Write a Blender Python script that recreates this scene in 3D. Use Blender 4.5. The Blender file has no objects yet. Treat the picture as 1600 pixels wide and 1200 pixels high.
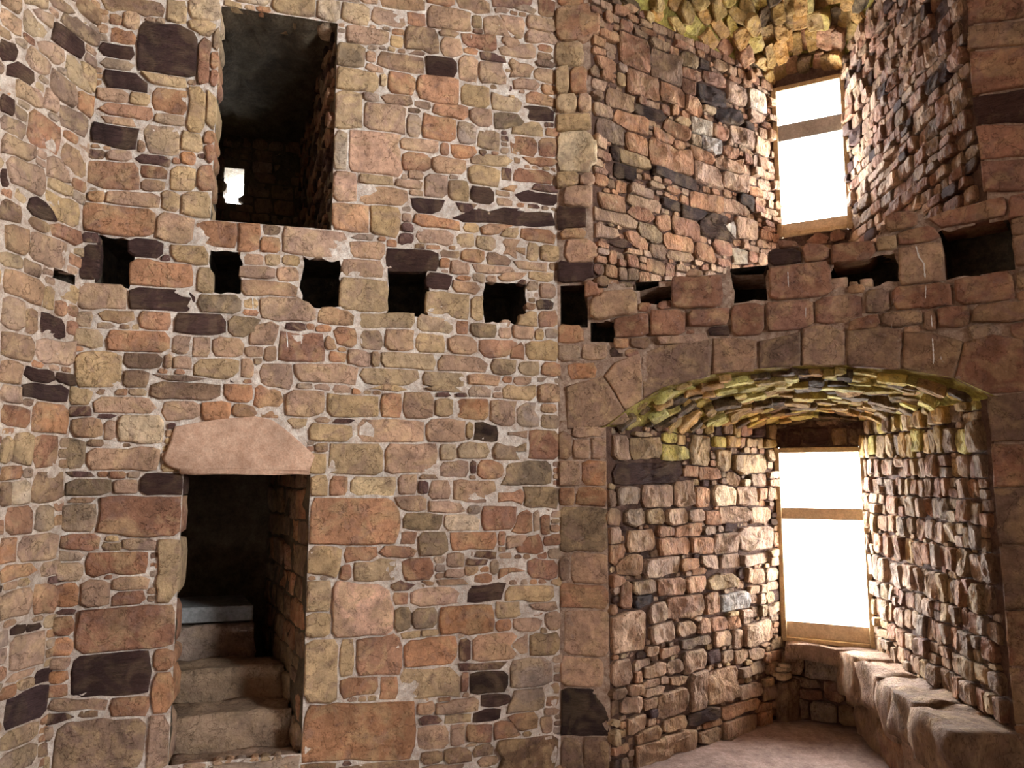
import bpy, bmesh, math, random
import numpy as np
from mathutils import Vector, noise as mnoise

random.seed(7); rng = np.random.default_rng(7)
sc = bpy.context.scene
COL = sc.collection

# ------------------------------------------------------------------ camera
F = 1160.0                      # focal length in pixels of the 1600x1200 frame
PITCH = math.radians(7.0)
EYE = 1.62
cam_d = bpy.data.cameras.new('camera'); cam = bpy.data.objects.new('camera', cam_d); COL.objects.link(cam)
cam.location = (0, 0, EYE); cam.rotation_euler = (math.pi/2 + PITCH, 0, 0)
cam_d.sensor_width = 36; cam_d.lens = 36*F/1600; cam_d.clip_start = 0.02
sc.camera = cam
# ------------------------------------------------------------------ world and exposure
SKY = 1.0
w = bpy.data.worlds.new('sky'); sc.world = w; w.use_nodes = True
bg = w.node_tree.nodes['Background']
bg.inputs[0].default_value = (0.90, 0.95, 1.0, 1); bg.inputs[1].default_value = SKY
sc.view_settings.view_transform = 'Standard'; sc.view_settings.look = 'None'
sc.view_settings.gamma = 1; sc.view_settings.use_curve_mapping = False
sc.view_settings.exposure = 6.2
CP, SP = math.cos(PITCH), math.sin(PITCH)

def ray(px, py):
    x = (px-800)/F; y = -(py-600)/F
    return np.array([x, CP-SP*y, SP+CP*y])

# ------------------------------------------------------------------ colours and materials
def lin(c):
    c = np.array(c)/255.0
    return np.where(c <= .04045, c/12.92, ((c+.055)/1.055)**2.4)
PAL = {'p': (174,138,110), 'o': (172,122,86), 'y': (178,148,108), 'd': (92,64,58), 'k': (72,53,46),
       'g': (158,134,114), 'r': (150,104,78), 'b': (138,108,84), 'l': (200,176,148), 'P': (194,150,120),
       'c': (206,182,144), 'G': (134,112,86), 'w': (172,162,152),
       'A': (204,184,82), 'B': (168,136,66), 'C': (216,208,110), 'D': (92,74,48), 'E': (192,146,68)}

def nn(nt, t, **kw):
    n = nt.nodes.new(t)
    for k, v in kw.items():
        if k == 'op': n.operation = v
        elif k == 'bt': n.blend_type = v
        else: n.inputs[k].default_value = v
    return n
def mixc(nt, fac, a, b, bt='MIX'):
    n = nt.nodes.new('ShaderNodeMix'); n.data_type = 'RGBA'; n.blend_type = bt
    for s, v in ((n.inputs[0], fac), (n.inputs[6], a), (n.inputs[7], b)):
        if hasattr(v, 'is_output'): nt.links.new(v, s)
        else: s.default_value = v
    return n.outputs[2]
def ramp(nt, src, a, b, va=0., vb=1.):
    n = nt.nodes.new('ShaderNodeMapRange'); n.inputs[1].default_value = a; n.inputs[2].default_value = b
    n.inputs[3].default_value = va; n.inputs[4].default_value = vb
    nt.links.new(src, n.inputs[0]); return n.outputs[0]
def noisen(nt, co, scale, detail=4, rough=.6, stretch=None, dist=0.):
    if stretch:
        m = nt.nodes.new('ShaderNodeMapping'); m.inputs['Scale'].default_value = stretch
        nt.links.new(co, m.inputs[0]); co = m.outputs[0]
    n = nt.nodes.new('ShaderNodeTexNoise'); n.inputs['Scale'].default_value = scale
    n.inputs['Detail'].default_value = detail; n.inputs['Roughness'].default_value = rough; n.inputs['Distortion'].default_value = dist
    nt.links.new(co, n.inputs['Vector']); return n.outputs['Fac']
def base_mat(name, rough=.9):
    m = bpy.data.materials.new(name); m.use_nodes = True; nt = m.node_tree
    b = nt.nodes['Principled BSDF']; b.inputs['Roughness'].default_value = rough
    b.inputs['Specular IOR Level'].default_value = .2
    g = nt.nodes.new('ShaderNodeNewGeometry')
    return m, nt, b, g.outputs['Position']
def bump(nt, b, layers):
    prev = None
    for h, d in layers:
        n = nt.nodes.new('ShaderNodeBump'); n.inputs['Strength'].default_value = 1.0; n.inputs['Distance'].default_value = d
        nt.links.new(h, n.inputs['Height'])
        if prev: nt.links.new(prev, n.inputs['Normal'])
        prev = n.outputs[0]
    nt.links.new(prev, b.inputs['Normal'])

def stone_mat(name, grain=1.0, stretch=None, pale=.10, blotch=1.0):
    m, nt, b, co = base_mat(name)
    at = nt.nodes.new('ShaderNodeAttribute'); at.attribute_name = 'Col'; c = at.outputs['Color']
    n1 = noisen(nt, co, 7.5, 4, .55, None, .9); n2 = noisen(nt, co, 26, 4, .6, stretch); n3 = noisen(nt, co, 120, 3, .7, stretch)
    n4 = noisen(nt, co, 8.7, 4, .55, None, 1.2); n6 = noisen(nt, co, 5.3, 3, .5, None, .6)
    c = mixc(nt, ramp(nt, n1, .48, .60, 0, .62*blotch), c, mixc(nt, .72, c, (.46,.32,.17,1)))   # ochre patches
    c = mixc(nt, ramp(nt, n4, .52, .64, 0, .60*blotch), c, mixc(nt, .7, c, (.24,.145,.12,1)))    # mauve patches
    c = mixc(nt, 1.0, c, mixc(nt, ramp(nt, n6, .36, .64), (.80,.79,.78,1), (1.24,1.22,1.18,1)), 'MULTIPLY')
    c = mixc(nt, 1.0, c, mixc(nt, ramp(nt, n2, .3, .7), (.76,.75,.74,1), (1.2,1.2,1.2,1)), 'MULTIPLY')
    c = mixc(nt, 1.0, c, mixc(nt, ramp(nt, n3, .3, .7), (.86,.85,.84,1), (1.12,1.12,1.12,1)), 'MULTIPLY')
    fis = noisen(nt, co, 11, 5, .55, stretch, .3)
    ab = nn(nt, 'ShaderNodeMath', op='SUBTRACT'); nt.links.new(fis, ab.inputs[0]); ab.inputs[1].default_value = .5
    ab2 = nn(nt, 'ShaderNodeMath', op='ABSOLUTE'); nt.links.new(ab.outputs[0], ab2.inputs[0])
    crk = ramp(nt, ab2.outputs[0], .0, .014, 0., 1.)
    c = mixc(nt, 1.0, c, mixc(nt, crk, (.58,.55,.53,1), (1,1,1,1)), 'MULTIPLY')
    lm = noisen(nt, co, 34, 7, .75, None, .4)
    c = mixc(nt, ramp(nt, lm, .62, .70, 0, pale*4), c, (.52,.43,.36,1))                # lime smears
    nt.links.new(c, b.inputs['Base Color'])
    vo = nt.nodes.new('ShaderNodeTexVoronoi'); vo.inputs['Scale'].default_value = 16; vo.feature = 'DISTANCE_TO_EDGE'
    nw = nt.nodes.new('ShaderNodeVectorMath'); nw.operation = 'ADD'
    tn = nt.nodes.new('ShaderNodeTexNoise'); tn.inputs['Scale'].default_value = 12; nt.links.new(co, tn.inputs['Vector'])
    sv = nt.nodes.new('ShaderNodeVectorMath'); sv.operation = 'SCALE'; sv.inputs['Scale'].default_value = .16
    nt.links.new(tn.outputs['Color'], sv.inputs[0]); nt.links.new(co, nw.inputs[0]); nt.links.new(sv.outputs[0], nw.inputs[1])
    nt.links.new(nw.outputs[0], vo.inputs['Vector'])
    n5 = noisen(nt, co, 42, 6, .65, stretch)
    bump(nt, b, [(n2, .008*grain), (crk, .0022), (n5, .010*grain), (n3, .003*grain)])
    return m
def plain_mat(name, rgb, rgb2, scale=30, bd=.01, rough=.92, speck=None):
    m, nt, b, co = base_mat(name, rough)
    n1 = noisen(nt, co, scale, 6, .65); n2 = noisen(nt, co, scale*5, 4, .7); n0 = noisen(nt, co, scale*.2, 4, .6)
    c = mixc(nt, ramp(nt, n1, .35, .65), (*lin(rgb), 1), (*lin(rgb2), 1))
    c = mixc(nt, 1.0, c, mixc(nt, ramp(nt, n0, .3, .7), (.72,.70,.69,1), (1.15,1.15,1.15,1)), 'MULTIPLY')
    c = mixc(nt, 1.0, c, mixc(nt, ramp(nt, n2, .3, .7), (.75,.74,.73,1), (1.2,1.2,1.2,1)), 'MULTIPLY')
    nt.links.new(c, b.inputs['Base Color'])
    bump(nt, b, [(n1, bd), (n2, bd*.35)])
    return m
M = {}
M['stone'] = stone_mat('sandstone_block')
M['rough'] = stone_mat('rough_sandstone', 2.5, (1.0, 1.0, .45), .12, .8)
M['slate'] = stone_mat('bedded_dark_stone', 2.6, (.6, .6, 4.0), .03, .45)
M['algae'] = stone_mat('algae_covered_stone', 1.8, None, .02, .8)
M['mortar'] = plain_mat('lime_mortar', (234,224,210), (196,172,152), 34, .014)
M['dirtmortar'] = plain_mat('dirty_mortar', (120,92,76), (88,64,54), 30, .02)
M['vaultmortar'] = plain_mat('algae_mortar', (196,184,96), (140,118,62), 24, .03)
M['socket'] = plain_mat('shade_dark_socket_stone', (96,84,68), (62,54,46), 16, .03)  # dark tint paints the shade inside the joist holes
M['dustmortar'] = plain_mat('dusty_mortar', (198,174,152), (150,120,100), 30, .016)
M['palemortar'] = plain_mat('pale_dusty_mortar', (218,202,184), (176,150,130), 32, .014)
M['earth'] = plain_mat('dusty_floor', (150,126,114), (122,98,86), 14, .012)
M['step'] = plain_mat('worn_step_stone', (150,128,110), (124,100,84), 10, .012)
M['stepc'] = stone_mat('worn_step', 1.3, None, .05, .45)
M['greystep'] = plain_mat('grey_slab', (150,150,148), (124,124,122), 12, .004)
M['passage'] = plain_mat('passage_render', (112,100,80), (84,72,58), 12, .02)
M['wood'] = plain_mat('glare_pale_timber', (206,182,142), (184,156,116), 18, .002, .6)  # timber tint lightened to imitate bloom from the bright panes
M['board'] = plain_mat('weathered_board', (176,140,108), (150,120,96), 14, .002, .6)
M['darkboard'] = plain_mat('dark_board', (92,72,64), (74,58,54), 14, .004, .7)
M['lime'] = plain_mat('pink_dressed_stone', (202,168,142), (182,144,118), 22, .006)
m = plain_mat('glare_pale_translucent_strip', (214,188,152), (196,170,136), 14, .001, .5); nt = m.node_tree  # pale colour and slight translucency stand in for window glare on the boards
b_ = nt.nodes['Principled BSDF']; tl_ = nt.nodes.new('ShaderNodeBsdfTranslucent'); tl_.inputs[0].default_value = (.80,.70,.58,1)
mx = nt.nodes.new('ShaderNodeMixShader'); mx.inputs[0].default_value = .035; nt.links.new(b_.outputs[0], mx.inputs[1]); nt.links.new(tl_.outputs[0], mx.inputs[2])
nt.links.new(mx.outputs[0], nt.nodes['Material Output'].inputs[0]); M['strip'] = m
M['greystrip'] = plain_mat('weathered_grey_strip', (196,192,188), (172,166,160), 14, .001, .5)
M['lime_white'] = plain_mat('white_streak', (232,228,220), (212,206,196), 40, .001)
m = bpy.data.materials.new('window_glazing'); m.use_nodes = True; nt = m.node_tree; nt.nodes.clear()
o_ = nt.nodes.new('ShaderNodeOutputMaterial'); tr = nt.nodes.new('ShaderNodeBsdfTransparent'); gl = nt.nodes.new('ShaderNodeBsdfGlossy')
gl.inputs['Roughness'].default_value = .08; mx = nt.nodes.new('ShaderNodeMixShader'); mx.inputs[0].default_value = .05
nt.links.new(tr.outputs[0], mx.inputs[1]); nt.links.new(gl.outputs[0], mx.inputs[2]); nt.links.new(mx.outputs[0], o_.inputs[0])
M['glass'] = m

# ------------------------------------------------------------------ object helpers
def tag(o, label=None, cat=None, kind=None, group=None):
    if label: o['label'] = label
    if cat: o['category'] = cat
    if kind: o['kind'] = kind
    if group: o['group'] = group
    return o
def mesh_obj(name, verts, faces, mat, parent=None, loc=(0,0,0), col=None, smooth=True):
    me = bpy.data.meshes.new(name); me.from_pydata([tuple(map(float, v)) for v in verts], [], [tuple(map(int, f)) for f in faces])
    if smooth: me.polygons.foreach_set('use_smooth', [True]*len(me.polygons))
    if col is not None:
        a = me.color_attributes.new('Col', 'FLOAT_COLOR', 'POINT')
        c = np.ones((len(verts), 4), np.float32); c[:, :3] = col
        a.data.foreach_set('color', c.ravel())
    me.materials.append(M[mat] if isinstance(mat, str) else mat); me.update()
    o = bpy.data.objects.new(name, me); COL.objects.link(o); o.location = loc
    if parent: o.parent = parent
    return o

# ------------------------------------------------------------------ surfaces (u along, v up, n into the room)
class Plane:
    def __init__(s, a, b):
        s.a = np.array(a, float); s.b = np.array(b, float); d = s.b-s.a; s.L = float(np.hypot(*d)); s.d = d/s.L
        s.n = np.array([s.d[1], -s.d[0], 0.]); s.U = np.array([s.d[0], s.d[1], 0.]); s.V = np.array([0,0,1.])
    def frame(s, u, v):
        return np.array([s.a[0]+s.d[0]*u, s.a[1]+s.d[1]*u, v]), s.U, s.V, s.n
    def pix(s, px, py):
        r = ray(px, py); o = np.array([0, 0, EYE]); a3 = np.array([s.a[0], s.a[1], 0])
        t = np.dot(a3-o, s.n)/np.dot(r, s.n); p = o+r*t
        return float(np.dot(p[:2]-s.a, s.d)), float(p[2])
class Arc:
    def __init__(s, p, heading, R):      # turns right (clockwise seen from above)
        s.p = np.array(p, float); s.h = heading; s.R = R
        s.c = s.p + R*np.array([math.cos(heading), -math.sin(heading)])  # centre on the room side
    def frame(s, u, v):
        h = s.h+u/s.R; d = np.array([math.sin(h), math.cos(h), 0.]); n = np.array([d[1], -d[0], 0.])
        return np.array([s.c[0]-s.R*n[0], s.c[1]-s.R*n[1], v]), d, np.array([0,0,1.]), n
    def pix(s, px, py):
        r = ray(px, py); d = r[:2]; oc = -s.c
        a = d@d; b = 2*oc@d; c = oc@oc-s.R**2
        t = (-b+math.sqrt(b*b-4*a*c))/(2*a); p = r[:2]*t
        n = (s.c-p)/s.R; h = math.atan2(-n[1], n[0])  # d=(sin h, cos h), n=(cos h,-sin h)
        return (h-s.h)*s.R, float(EYE+r[2]*t)
class Loft:
    """ruled vault between a face curve and a window-head curve; u across 0..W, v depth 0..D"""
    def __init__(s, Ff, Bf, W, D):
        s.F, s.B, s.W, s.D = Ff, Bf, W, D
    def pt(s, u, v):
        t = u/s.W; k = v/s.D
        return s.F(t)*(1-k)+s.B(t)*k
    def frame(s, u, v):
        e = .01; p = s.pt(u, v)
        U = s.pt(u+e, v)-s.pt(u-e, v); V = s.pt(u, v+e)-s.pt(u, v-e)
        U /= np.linalg.norm(U); n = np.cross(U, V); n /= np.linalg.norm(n)
        if n[2] > 0: n = -n; V_ = np.cross(n, U)
        else: V_ = np.cross(n, U)
        return p, U, V_, n
def wpt(S, u, v, w=0.):
    p, U, V, n = S.frame(u, v); return p+n*w

def backing(verts, faces, S, us, vs, keep=None, amp=.006, vfun=None, off=0., warp=None):
    """append a displaced grid patch"""
    b = len(verts); nu, nv = len(us), len(vs)
    for i, u in enumerate(us):
        for j, v in enumerate(vs):
            vv = vfun(u, v) if vfun else v
            p, U, V, n = S.frame(u, vv)
            if warp:
                k = max([0.]+[1-max(R_[0]-u, u-R_[1], R_[2]-vv, vv-R_[3], 0.)/.06 for R_ in warp])
                if k > 0:
                    q = mnoise.noise_vector(Vector(p*17))*.022*k; p = p+U*q.x+V*q.z
            verts.append(p + n*(i not in (0, nu-1) and j not in (0, nv-1))*(off + mnoise.noise(Vector(p*9))*amp + mnoise.noise(Vector(p*31))*amp*.5))
    for i in range(nu-1):
        for j in range(nv-1):
            if keep is not None:
                uc = (us[i]+us[i+1])/2; vc = (vs[j]+vs[j+1])/2
                if vfun: vc = vfun(uc, vc)
                if not keep(uc, vc): continue
            faces.append((b+i*nv+j, b+(i+1)*nv+j, b+(i+1)*nv+j+1, b+i*nv+j+1))
def steps(a, b, d, extra=()):
    n = max(1, int(round((b-a)/d))); xs = list(np.linspace(a, b, n+1))
    for e in extra:
        if a < e < b:
            xs = [x for x in xs if abs(x-e) > d*.3 or x in (a, b)]; xs.append(e)
    return sorted(set(xs))
def quad_patch(verts, faces, a, b, c, d, n=6, m=6, amp=.012):
    base = len(verts); a, b, c, d = map(np.array, (a, b, c, d))
    nr = np.cross(b-a, d-a); nr = nr/np.linalg.norm(nr)
    for i in range(n+1):
        for j in range(m+1):
            s, t = i/n, j/m
            p = (a*(1-s)+b*s)*(1-t)+(d*(1-s)+c*s)*t
            edge = 0 if (i in (0, n) or j in (0, m)) else 1
            verts.append(p+nr*edge*amp*mnoise.noise(Vector(p*14)))
    for i in range(n):
        for j in range(m):
            faces.append((base+i*(m+1)+j, base+(i+1)*(m+1)+j, base+(i+1)*(m+1)+j+1, base+i*(m+1)+j+1))
def pocket(verts, faces, S, u0, u1, v0, v1, dep, taper=.0, grow=.006):
    u0 -= grow; u1 += grow; v0 -= grow; v1 += grow
    a = [wpt(S, u, v) for u, v in ((u0,v0),(u1,v0),(u1,v1),(u0,v1))]
    k = taper
    b = [wpt(S, u, v, -dep) for u, v in ((u0+k,v0+k),(u1-k,v0+k),(u1-k,v1-k),(u0+k,v1-k))]
    for i in range(4):
        j = (i+1) % 4; quad_patch(verts, faces, a[i], a[j], b[j], b[i])
    quad_patch(verts, faces, *b)

# ------------------------------------------------------------------ stone layout
class Seed:
    __slots__ = ('u','v','hu','hv','rot','rad','c','prot','dep','poly','mat','amp')
    def __init__(s, u, v, hu, hv, c, prot=None, dep=.05, rot=None, mat=None, rad=None, amp=None):
        s.u, s.v, s.hu, s.hv, s.c, s.dep, s.mat = u, v, hu, hv, c, dep, mat
        s.rot = random.gauss(0, .022) if rot is None else rot
        s.rad = random.uniform(.04, .34) if rad is None else rad
        s.prot = random.uniform(.006, .022) if prot is None else prot
        s.poly = None; s.amp = amp
def sdf(A, pu, pv):
    """A: array rows (u,v,hu,hv,cos,sin,rad) -> distances [rows, points]"""
    x = pu[None]-A[:, 0:1]; y = pv[None]-A[:, 1:2]
    c, s = A[:, 4:5], A[:, 5:6]
    xr = np.abs(c*x+s*y)-A[:, 2:3]+A[:, 6:7]; yr = np.abs(-s*x+c*y)-A[:, 3:4]+A[:, 6:7]
    return np.hypot(np.maximum(xr, 0), np.maximum(yr, 0))+np.minimum(np.maximum(xr, yr), 0)-A[:, 6:7]
def arr(seeds):
    return np.array([[s.u, s.v, s.hu, s.hv, math.cos(s.rot), math.sin(s.rot), s.rad*min(s.hu, s.hv)] for s in seeds])
def fill(seeds, dom, box, sizes, colf, gap=.006, res=.01, prot=(.0, .014), mat=None, limit=9999):
    u0, u1, v0, v1 = box
    us = np.arange(u0, u1, res); vs = np.arange(v0, v1, res); nu, nv = len(us), len(vs)
    UU, VV = np.meshgrid(us, vs, indexing='ij')
    occ = ~dom(UU, VV)
    if seeds:
        A = arr(seeds)
        for r in A:
            R = max(r[2], r[3])+.03
            i0, i1 = max(0, int((r[0]-R-u0)/res)), min(nu, int((r[0]+R-u0)/res)+2)
            j0, j1 = max(0, int((r[1]-R-v0)/res)), min(nv, int((r[1]+R-v0)/res)+2)
            if i1 <= i0 or j1 <= j0: continue
            d = sdf(r[None], UU[i0:i1, j0:j1].ravel(), VV[i0:i1, j0:j1].ravel()).reshape(i1-i0, j1-j0)
            occ[i0:i1, j0:j1] |= d < gap
    out = []
    for (W, H) in sizes:
        a, b = max(1, int(round(W/res))), max(1, int(round(H/res)))
        if a >= nu or b >= nv: continue
        I = np.zeros((nu+1, nv+1), np.int32); I[1:, 1:] = occ.cumsum(0).cumsum(1)
        s = I[a:, b:]-I[:-a, b:]-I[a:, :-b]+I[:-a, :-b]
        idx = np.argwhere(s == 0); rng.shuffle(idx)
        for i, j in idx:
            if occ[i:i+a, j:j+b].any(): continue
            k = random.uniform(.86, 1.0)
            uc, vc = us[i]+a*res/2, vs[j]+b*res/2
            out.append(Seed(uc, vc, W/2*k, H/2*random.uniform(.86, 1.), colf(uc, vc), prot=random.uniform(*prot), mat=mat))
            occ[max(0,i-1):i+a+1, max(0,j-1):j+b+1] = True
            if len(out) >= limit: return out
    return out
def outline(seeds, dom, gap=.007, grow=.009, jit=.004):
    A = arr(seeds); n = len(seeds)
    ext = np.hypot(A[:, 2], A[:, 3])
    ts = np.linspace(.35, 1.2, 22)
    for i, s in enumerate(seeds):
        if s.poly is not None: continue
        per = 4*(s.hu+s.hv); K = int(np.clip(per/.05, 10, 22))
        # points round the box perimeter
        q = (np.arange(K)+random.random())/K*per
        hu, hv = s.hu+grow, s.hv+grow; pts = []
        for x in q:
            x = x/per*4*(hu+hv)
            if x < 2*hu: pts.append((-hu+x, -hv))
            elif x < 2*hu+2*hv: pts.append((hu, -hv+x-2*hu))
            elif x < 4*hu+2*hv: pts.append((hu-(x-2*hu-2*hv), hv))
            else: pts.append((-hu, hv-(x-4*hu-2*hv)))
        P = np.array(pts); c, sn = math.cos(s.rot), math.sin(s.rot)
        P = np.stack([c*P[:, 0]-sn*P[:, 1], sn*P[:, 0]+c*P[:, 1]], 1)
        T = ts[None, :, None]*P[:, None, :]
        pu = (s.u+T[..., 0]).ravel(); pv = (s.v+T[..., 1]).ravel()
        di = sdf(A[i:i+1], pu, pv)[0]
        g = np.repeat(grow+rng.uniform(-jit, jit, K), len(ts))
        ok = di <= g
        near = np.where((np.hypot(A[:, 0]-s.u, A[:, 1]-s.v) < ext+ext[i]+.05) & (np.arange(n) != i))[0]
        if len(near): ok &= di+gap <= sdf(A[near], pu, pv).min(0)
        ok &= dom(pu, pv)
        ok = ok.reshape(K, len(ts)); first = np.where(ok.all(1), len(ts)-1, np.argmax(~ok, 1)-1)
        t = np.where(first < 0, .2, ts[np.maximum(first, 0)])
        t = np.maximum(t, .62*np.median(t)); s.poly = P*t[:, None]
def stone_mesh(S, s, rough=1.0):
    """returns centre, verts (local), faces"""
    p0, U, V, N = S.frame(s.u, s.v)
    P = s.poly; K = len(P); size = min(s.hu, s.hv)
    tl = np.array([random.gauss(0, .05), random.gauss(0, .05)])*rough
    amp = s.amp if s.amp is not None else min(.012, .14*size)*rough
    bev = min(.010, .22*size)
    rad = np.maximum(np.hypot(P[:, 0], P[:, 1]), 1e-4)
    k1 = np.clip(1-bev/rad, .5, .98); k2 = np.clip(1-1.9*bev/rad, .42, .96)
    def H(q, e):
        pp = p0+U*q[0]+V*q[1]
        return s.prot + float(tl@q)*e + e*amp*(mnoise.noise(Vector(pp*11))*1.0+mnoise.noise(Vector(pp*29+N*s.u))*.6)
    vs, fs = [], []
    rings = [(np.ones(K), None), (np.ones(K), 'e'), (k1, .85), (k2, .95), (k2*.66, 1.), (k2*.33, 1.)]
    if size < .028: rings = rings[:3]+rings[4:5]
    for kk, e in rings:
        for a in range(K):
            q = P[a]*kk[a]
            if e is not None and e != 'e' and e >= .95 and rough > 1.2: q = q+rng.normal(0, .06*size, 2)
            if e is None: h = -s.dep
            elif e == 'e': h = min(H(q, .4)-bev*.7, s.prot-.3*bev)
            else: h = H(q, e)
            vs.append(U*q[0]+V*q[1]+N*h)
    nr = len(rings)
    for r in range(nr-1):
        for a in range(K):
            b = (a+1) % K; fs.append((r*K+a, r*K+b, (r+1)*K+b, (r+1)*K+a))
    vs.append(N*H(np.zeros(2), 1.)); c = len(vs)-1
    for a in range(K): fs.append(((nr-1)*K+a, (nr-1)*K+(a+1) % K, c))
    return p0, np.array(vs), fs
def stone_col(c):
    a = lin(PAL[c]); a = a*.84+.16*float(a@[.3,.5,.2]); a = a*np.array([1.0, .98, .94]); f = random.gauss(1, .09); f = min(1.3, max(.72, f))
    w_ = random.gauss(0, .05); a = a*f*np.array([1+w_*.5, 1, 1-w_*1.2])
    return np.clip(a, .01, .8)
def set_stones(wall, S, seeds, dom, mat='stone', rough=1.0, gap=.007, grow=.009, cap=290, name='stone', rest='stone_rubble', minpoly=.0006, alike=None):
    seeds = [s for s in seeds if s.poly is not None or bool(np.all(dom(np.array([s.u]), np.array([s.v]))))]
    outline(seeds, dom, gap, grow)
    def area(P): x, y = P[:, 0], P[:, 1]; return .5*abs(np.sum(x*np.roll(y, -1)-y*np.roll(x, -1)))
    lst = [(area(s.poly), s) for s in seeds]
    lst = sorted([x for x in lst if x[0] > minpoly], key=lambda x: -x[0])
    bv, bf, bc = [], [], []
    for i, (ar, s) in enumerate(lst):
        mt = s.mat or ('slate' if s.c in 'dk' and mat != 'algae' else mat)
        p, vs, fs = stone_mesh(S, s, rough)
        c = stone_col(s.c)
        if i < cap: mesh_obj(name, vs, fs, mt, wall, p, c, mt not in ('rough', 'algae', 'slate'))
        else:
            b = len(bv); bv.extend(vs+p); bf.extend([tuple(k+b for k in f) for f in fs]); bc.extend([c]*len(vs))
    if bv: tag(mesh_obj(rest, bv, bf, mat, wall, col=np.array(bc), smooth=mat not in ('rough', 'algae')), kind='stuff')
    return len(lst)
def rock(name, c, half, ax, parent=None, mat='stone', col='p', cuts=4, rnd=.25, amp=.02, freq=7.):
    """irregular block: c centre, half extents, ax = (X,Y,Z) axes"""
    bm = bmesh.new(); bmesh.ops.create_cube(bm, size=2.0)
    bmesh.ops.subdivide_edges(bm, edges=bm.edges[:], cuts=cuts, use_grid_fill=True)
    ax = [np.array(a, float) for a in ax]; c = np.array(c, float); seed = random.uniform(0, 50)
    for v in bm.verts:
        p = np.array(v.co); q = p/np.linalg.norm(p)*1.28
        r = rnd*max(0, (np.sort(np.abs(p))[1]-.45))/.55
        p = p*(1-r)+q*r
        P = sum(ax[i]*p[i]*half[i] for i in range(3))
        nz = mnoise.noise_vector(Vector((P+c)*freq)+Vector((seed,0,0)))*amp + mnoise.noise_vector(Vector((P+c)*freq*3.1))*amp*.4
        v.co = Vector(P)+nz
    vs = [np.array(v.co) for v in bm.verts]; fs = [[v.index for v in f.verts] for f in bm.faces]
    if np.dot(np.cross(ax[0], ax[1]), ax[2]) < 0: fs = [f[::-1] for f in fs]
    bm.free()
    return mesh_obj(name, vs, fs, mat, parent, c, stone_col(col))
def box_mesh(c, half, ax, bev=.0):
    ax = [np.array(a, float) for a in ax]
    vs = [sum(ax[i]*half[i]*s[i] for i in range(3)) for s in [(-1,-1,-1),(1,-1,-1),(1,1,-1),(-1,1,-1),(-1,-1,1),(1,-1,1),(1,1,1),(-1,1,1)]]
    fs = [(0,3,2,1),(4,5,6,7),(0,1,5,4),(1,2,6,5),(2,3,7,6),(3,0,4,7)]
    if np.dot(np.cross(ax[0], ax[1]), ax[2]) < 0: fs = [f[::-1] for f in fs]
    return vs, fs
def bar(name, c, half, ax, mat, parent):
    vs, fs = box_mesh(c, half, ax); o = mesh_obj(name, vs, fs, mat, parent, c, smooth=False)
    b = o.modifiers.new('bevel', 'BEVEL'); b.width = min(half)*.3; b.segments = 2
    return o
# ------------------------------------------------------------------ stones read from the photograph: x0 x1 y0 y1 colour, in tenths of a 4x crop
T = {}
T[0,0] = """64 104 0 9 b|104 117 0 14 y|118 138 0 13 l|118 134 13 22 y|68 77 10 16 r|77 88 6 20 p|68 85 17 28 o|62 85 28 37 d|86 124 16 48 d|124 132 24 54 r
131 139 33 44 o|131 139 44 54 r|134 139 19 32 y|63 84 37 44 g|64 94 45 57 d|86 117 46 54 y|95 118 55 72 o|62 81 55 65 p|81 94 58 67 y|62 97 65 74 o
118 129 55 84 y|129 138 56 82 y|128 137 82 90 o|97 115 71 79 g|62 86 73 79 p|58 86 78 92 d|90 113 78 97 g|113 126 83 95 y|113 122 95 103 o|87 92 88 96 p
67 82 95 101 p|85 107 97 103 d|88 104 104 111 r|55 87 101 118 o|107 123 104 120 y|123 136 104 120 o|129 136 91 102 r
31 53 19 32 d|20 34 5 16 p|37 61 13 23 b|0 14 8 20 p|14 30 10 24 y|30 46 0 8 b|46 62 0 12 b|22 40 26 38 p|30 48 47 65 b|41 58 38 56 y|16 32 32 46 p|4 22 40 52 d|0 10 26 40 d
8 26 52 64 p|48 58 57 71 o|27 36 56 70 p|37 54 68 83 b|0 8 60 72 d|17 38 73 94 r|0 16 74 85 b|38 54 91 110 b|0 22 87 100 b|4 28 100 118 p|28 44 99 113 p|45 53 112 120 r|30 44 113 121 y|0 5 104 118 d|0 12 -10 6 p|14 30 -10 6 y|32 50 -12 -2 p|48 60 54 40 y"""
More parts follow.
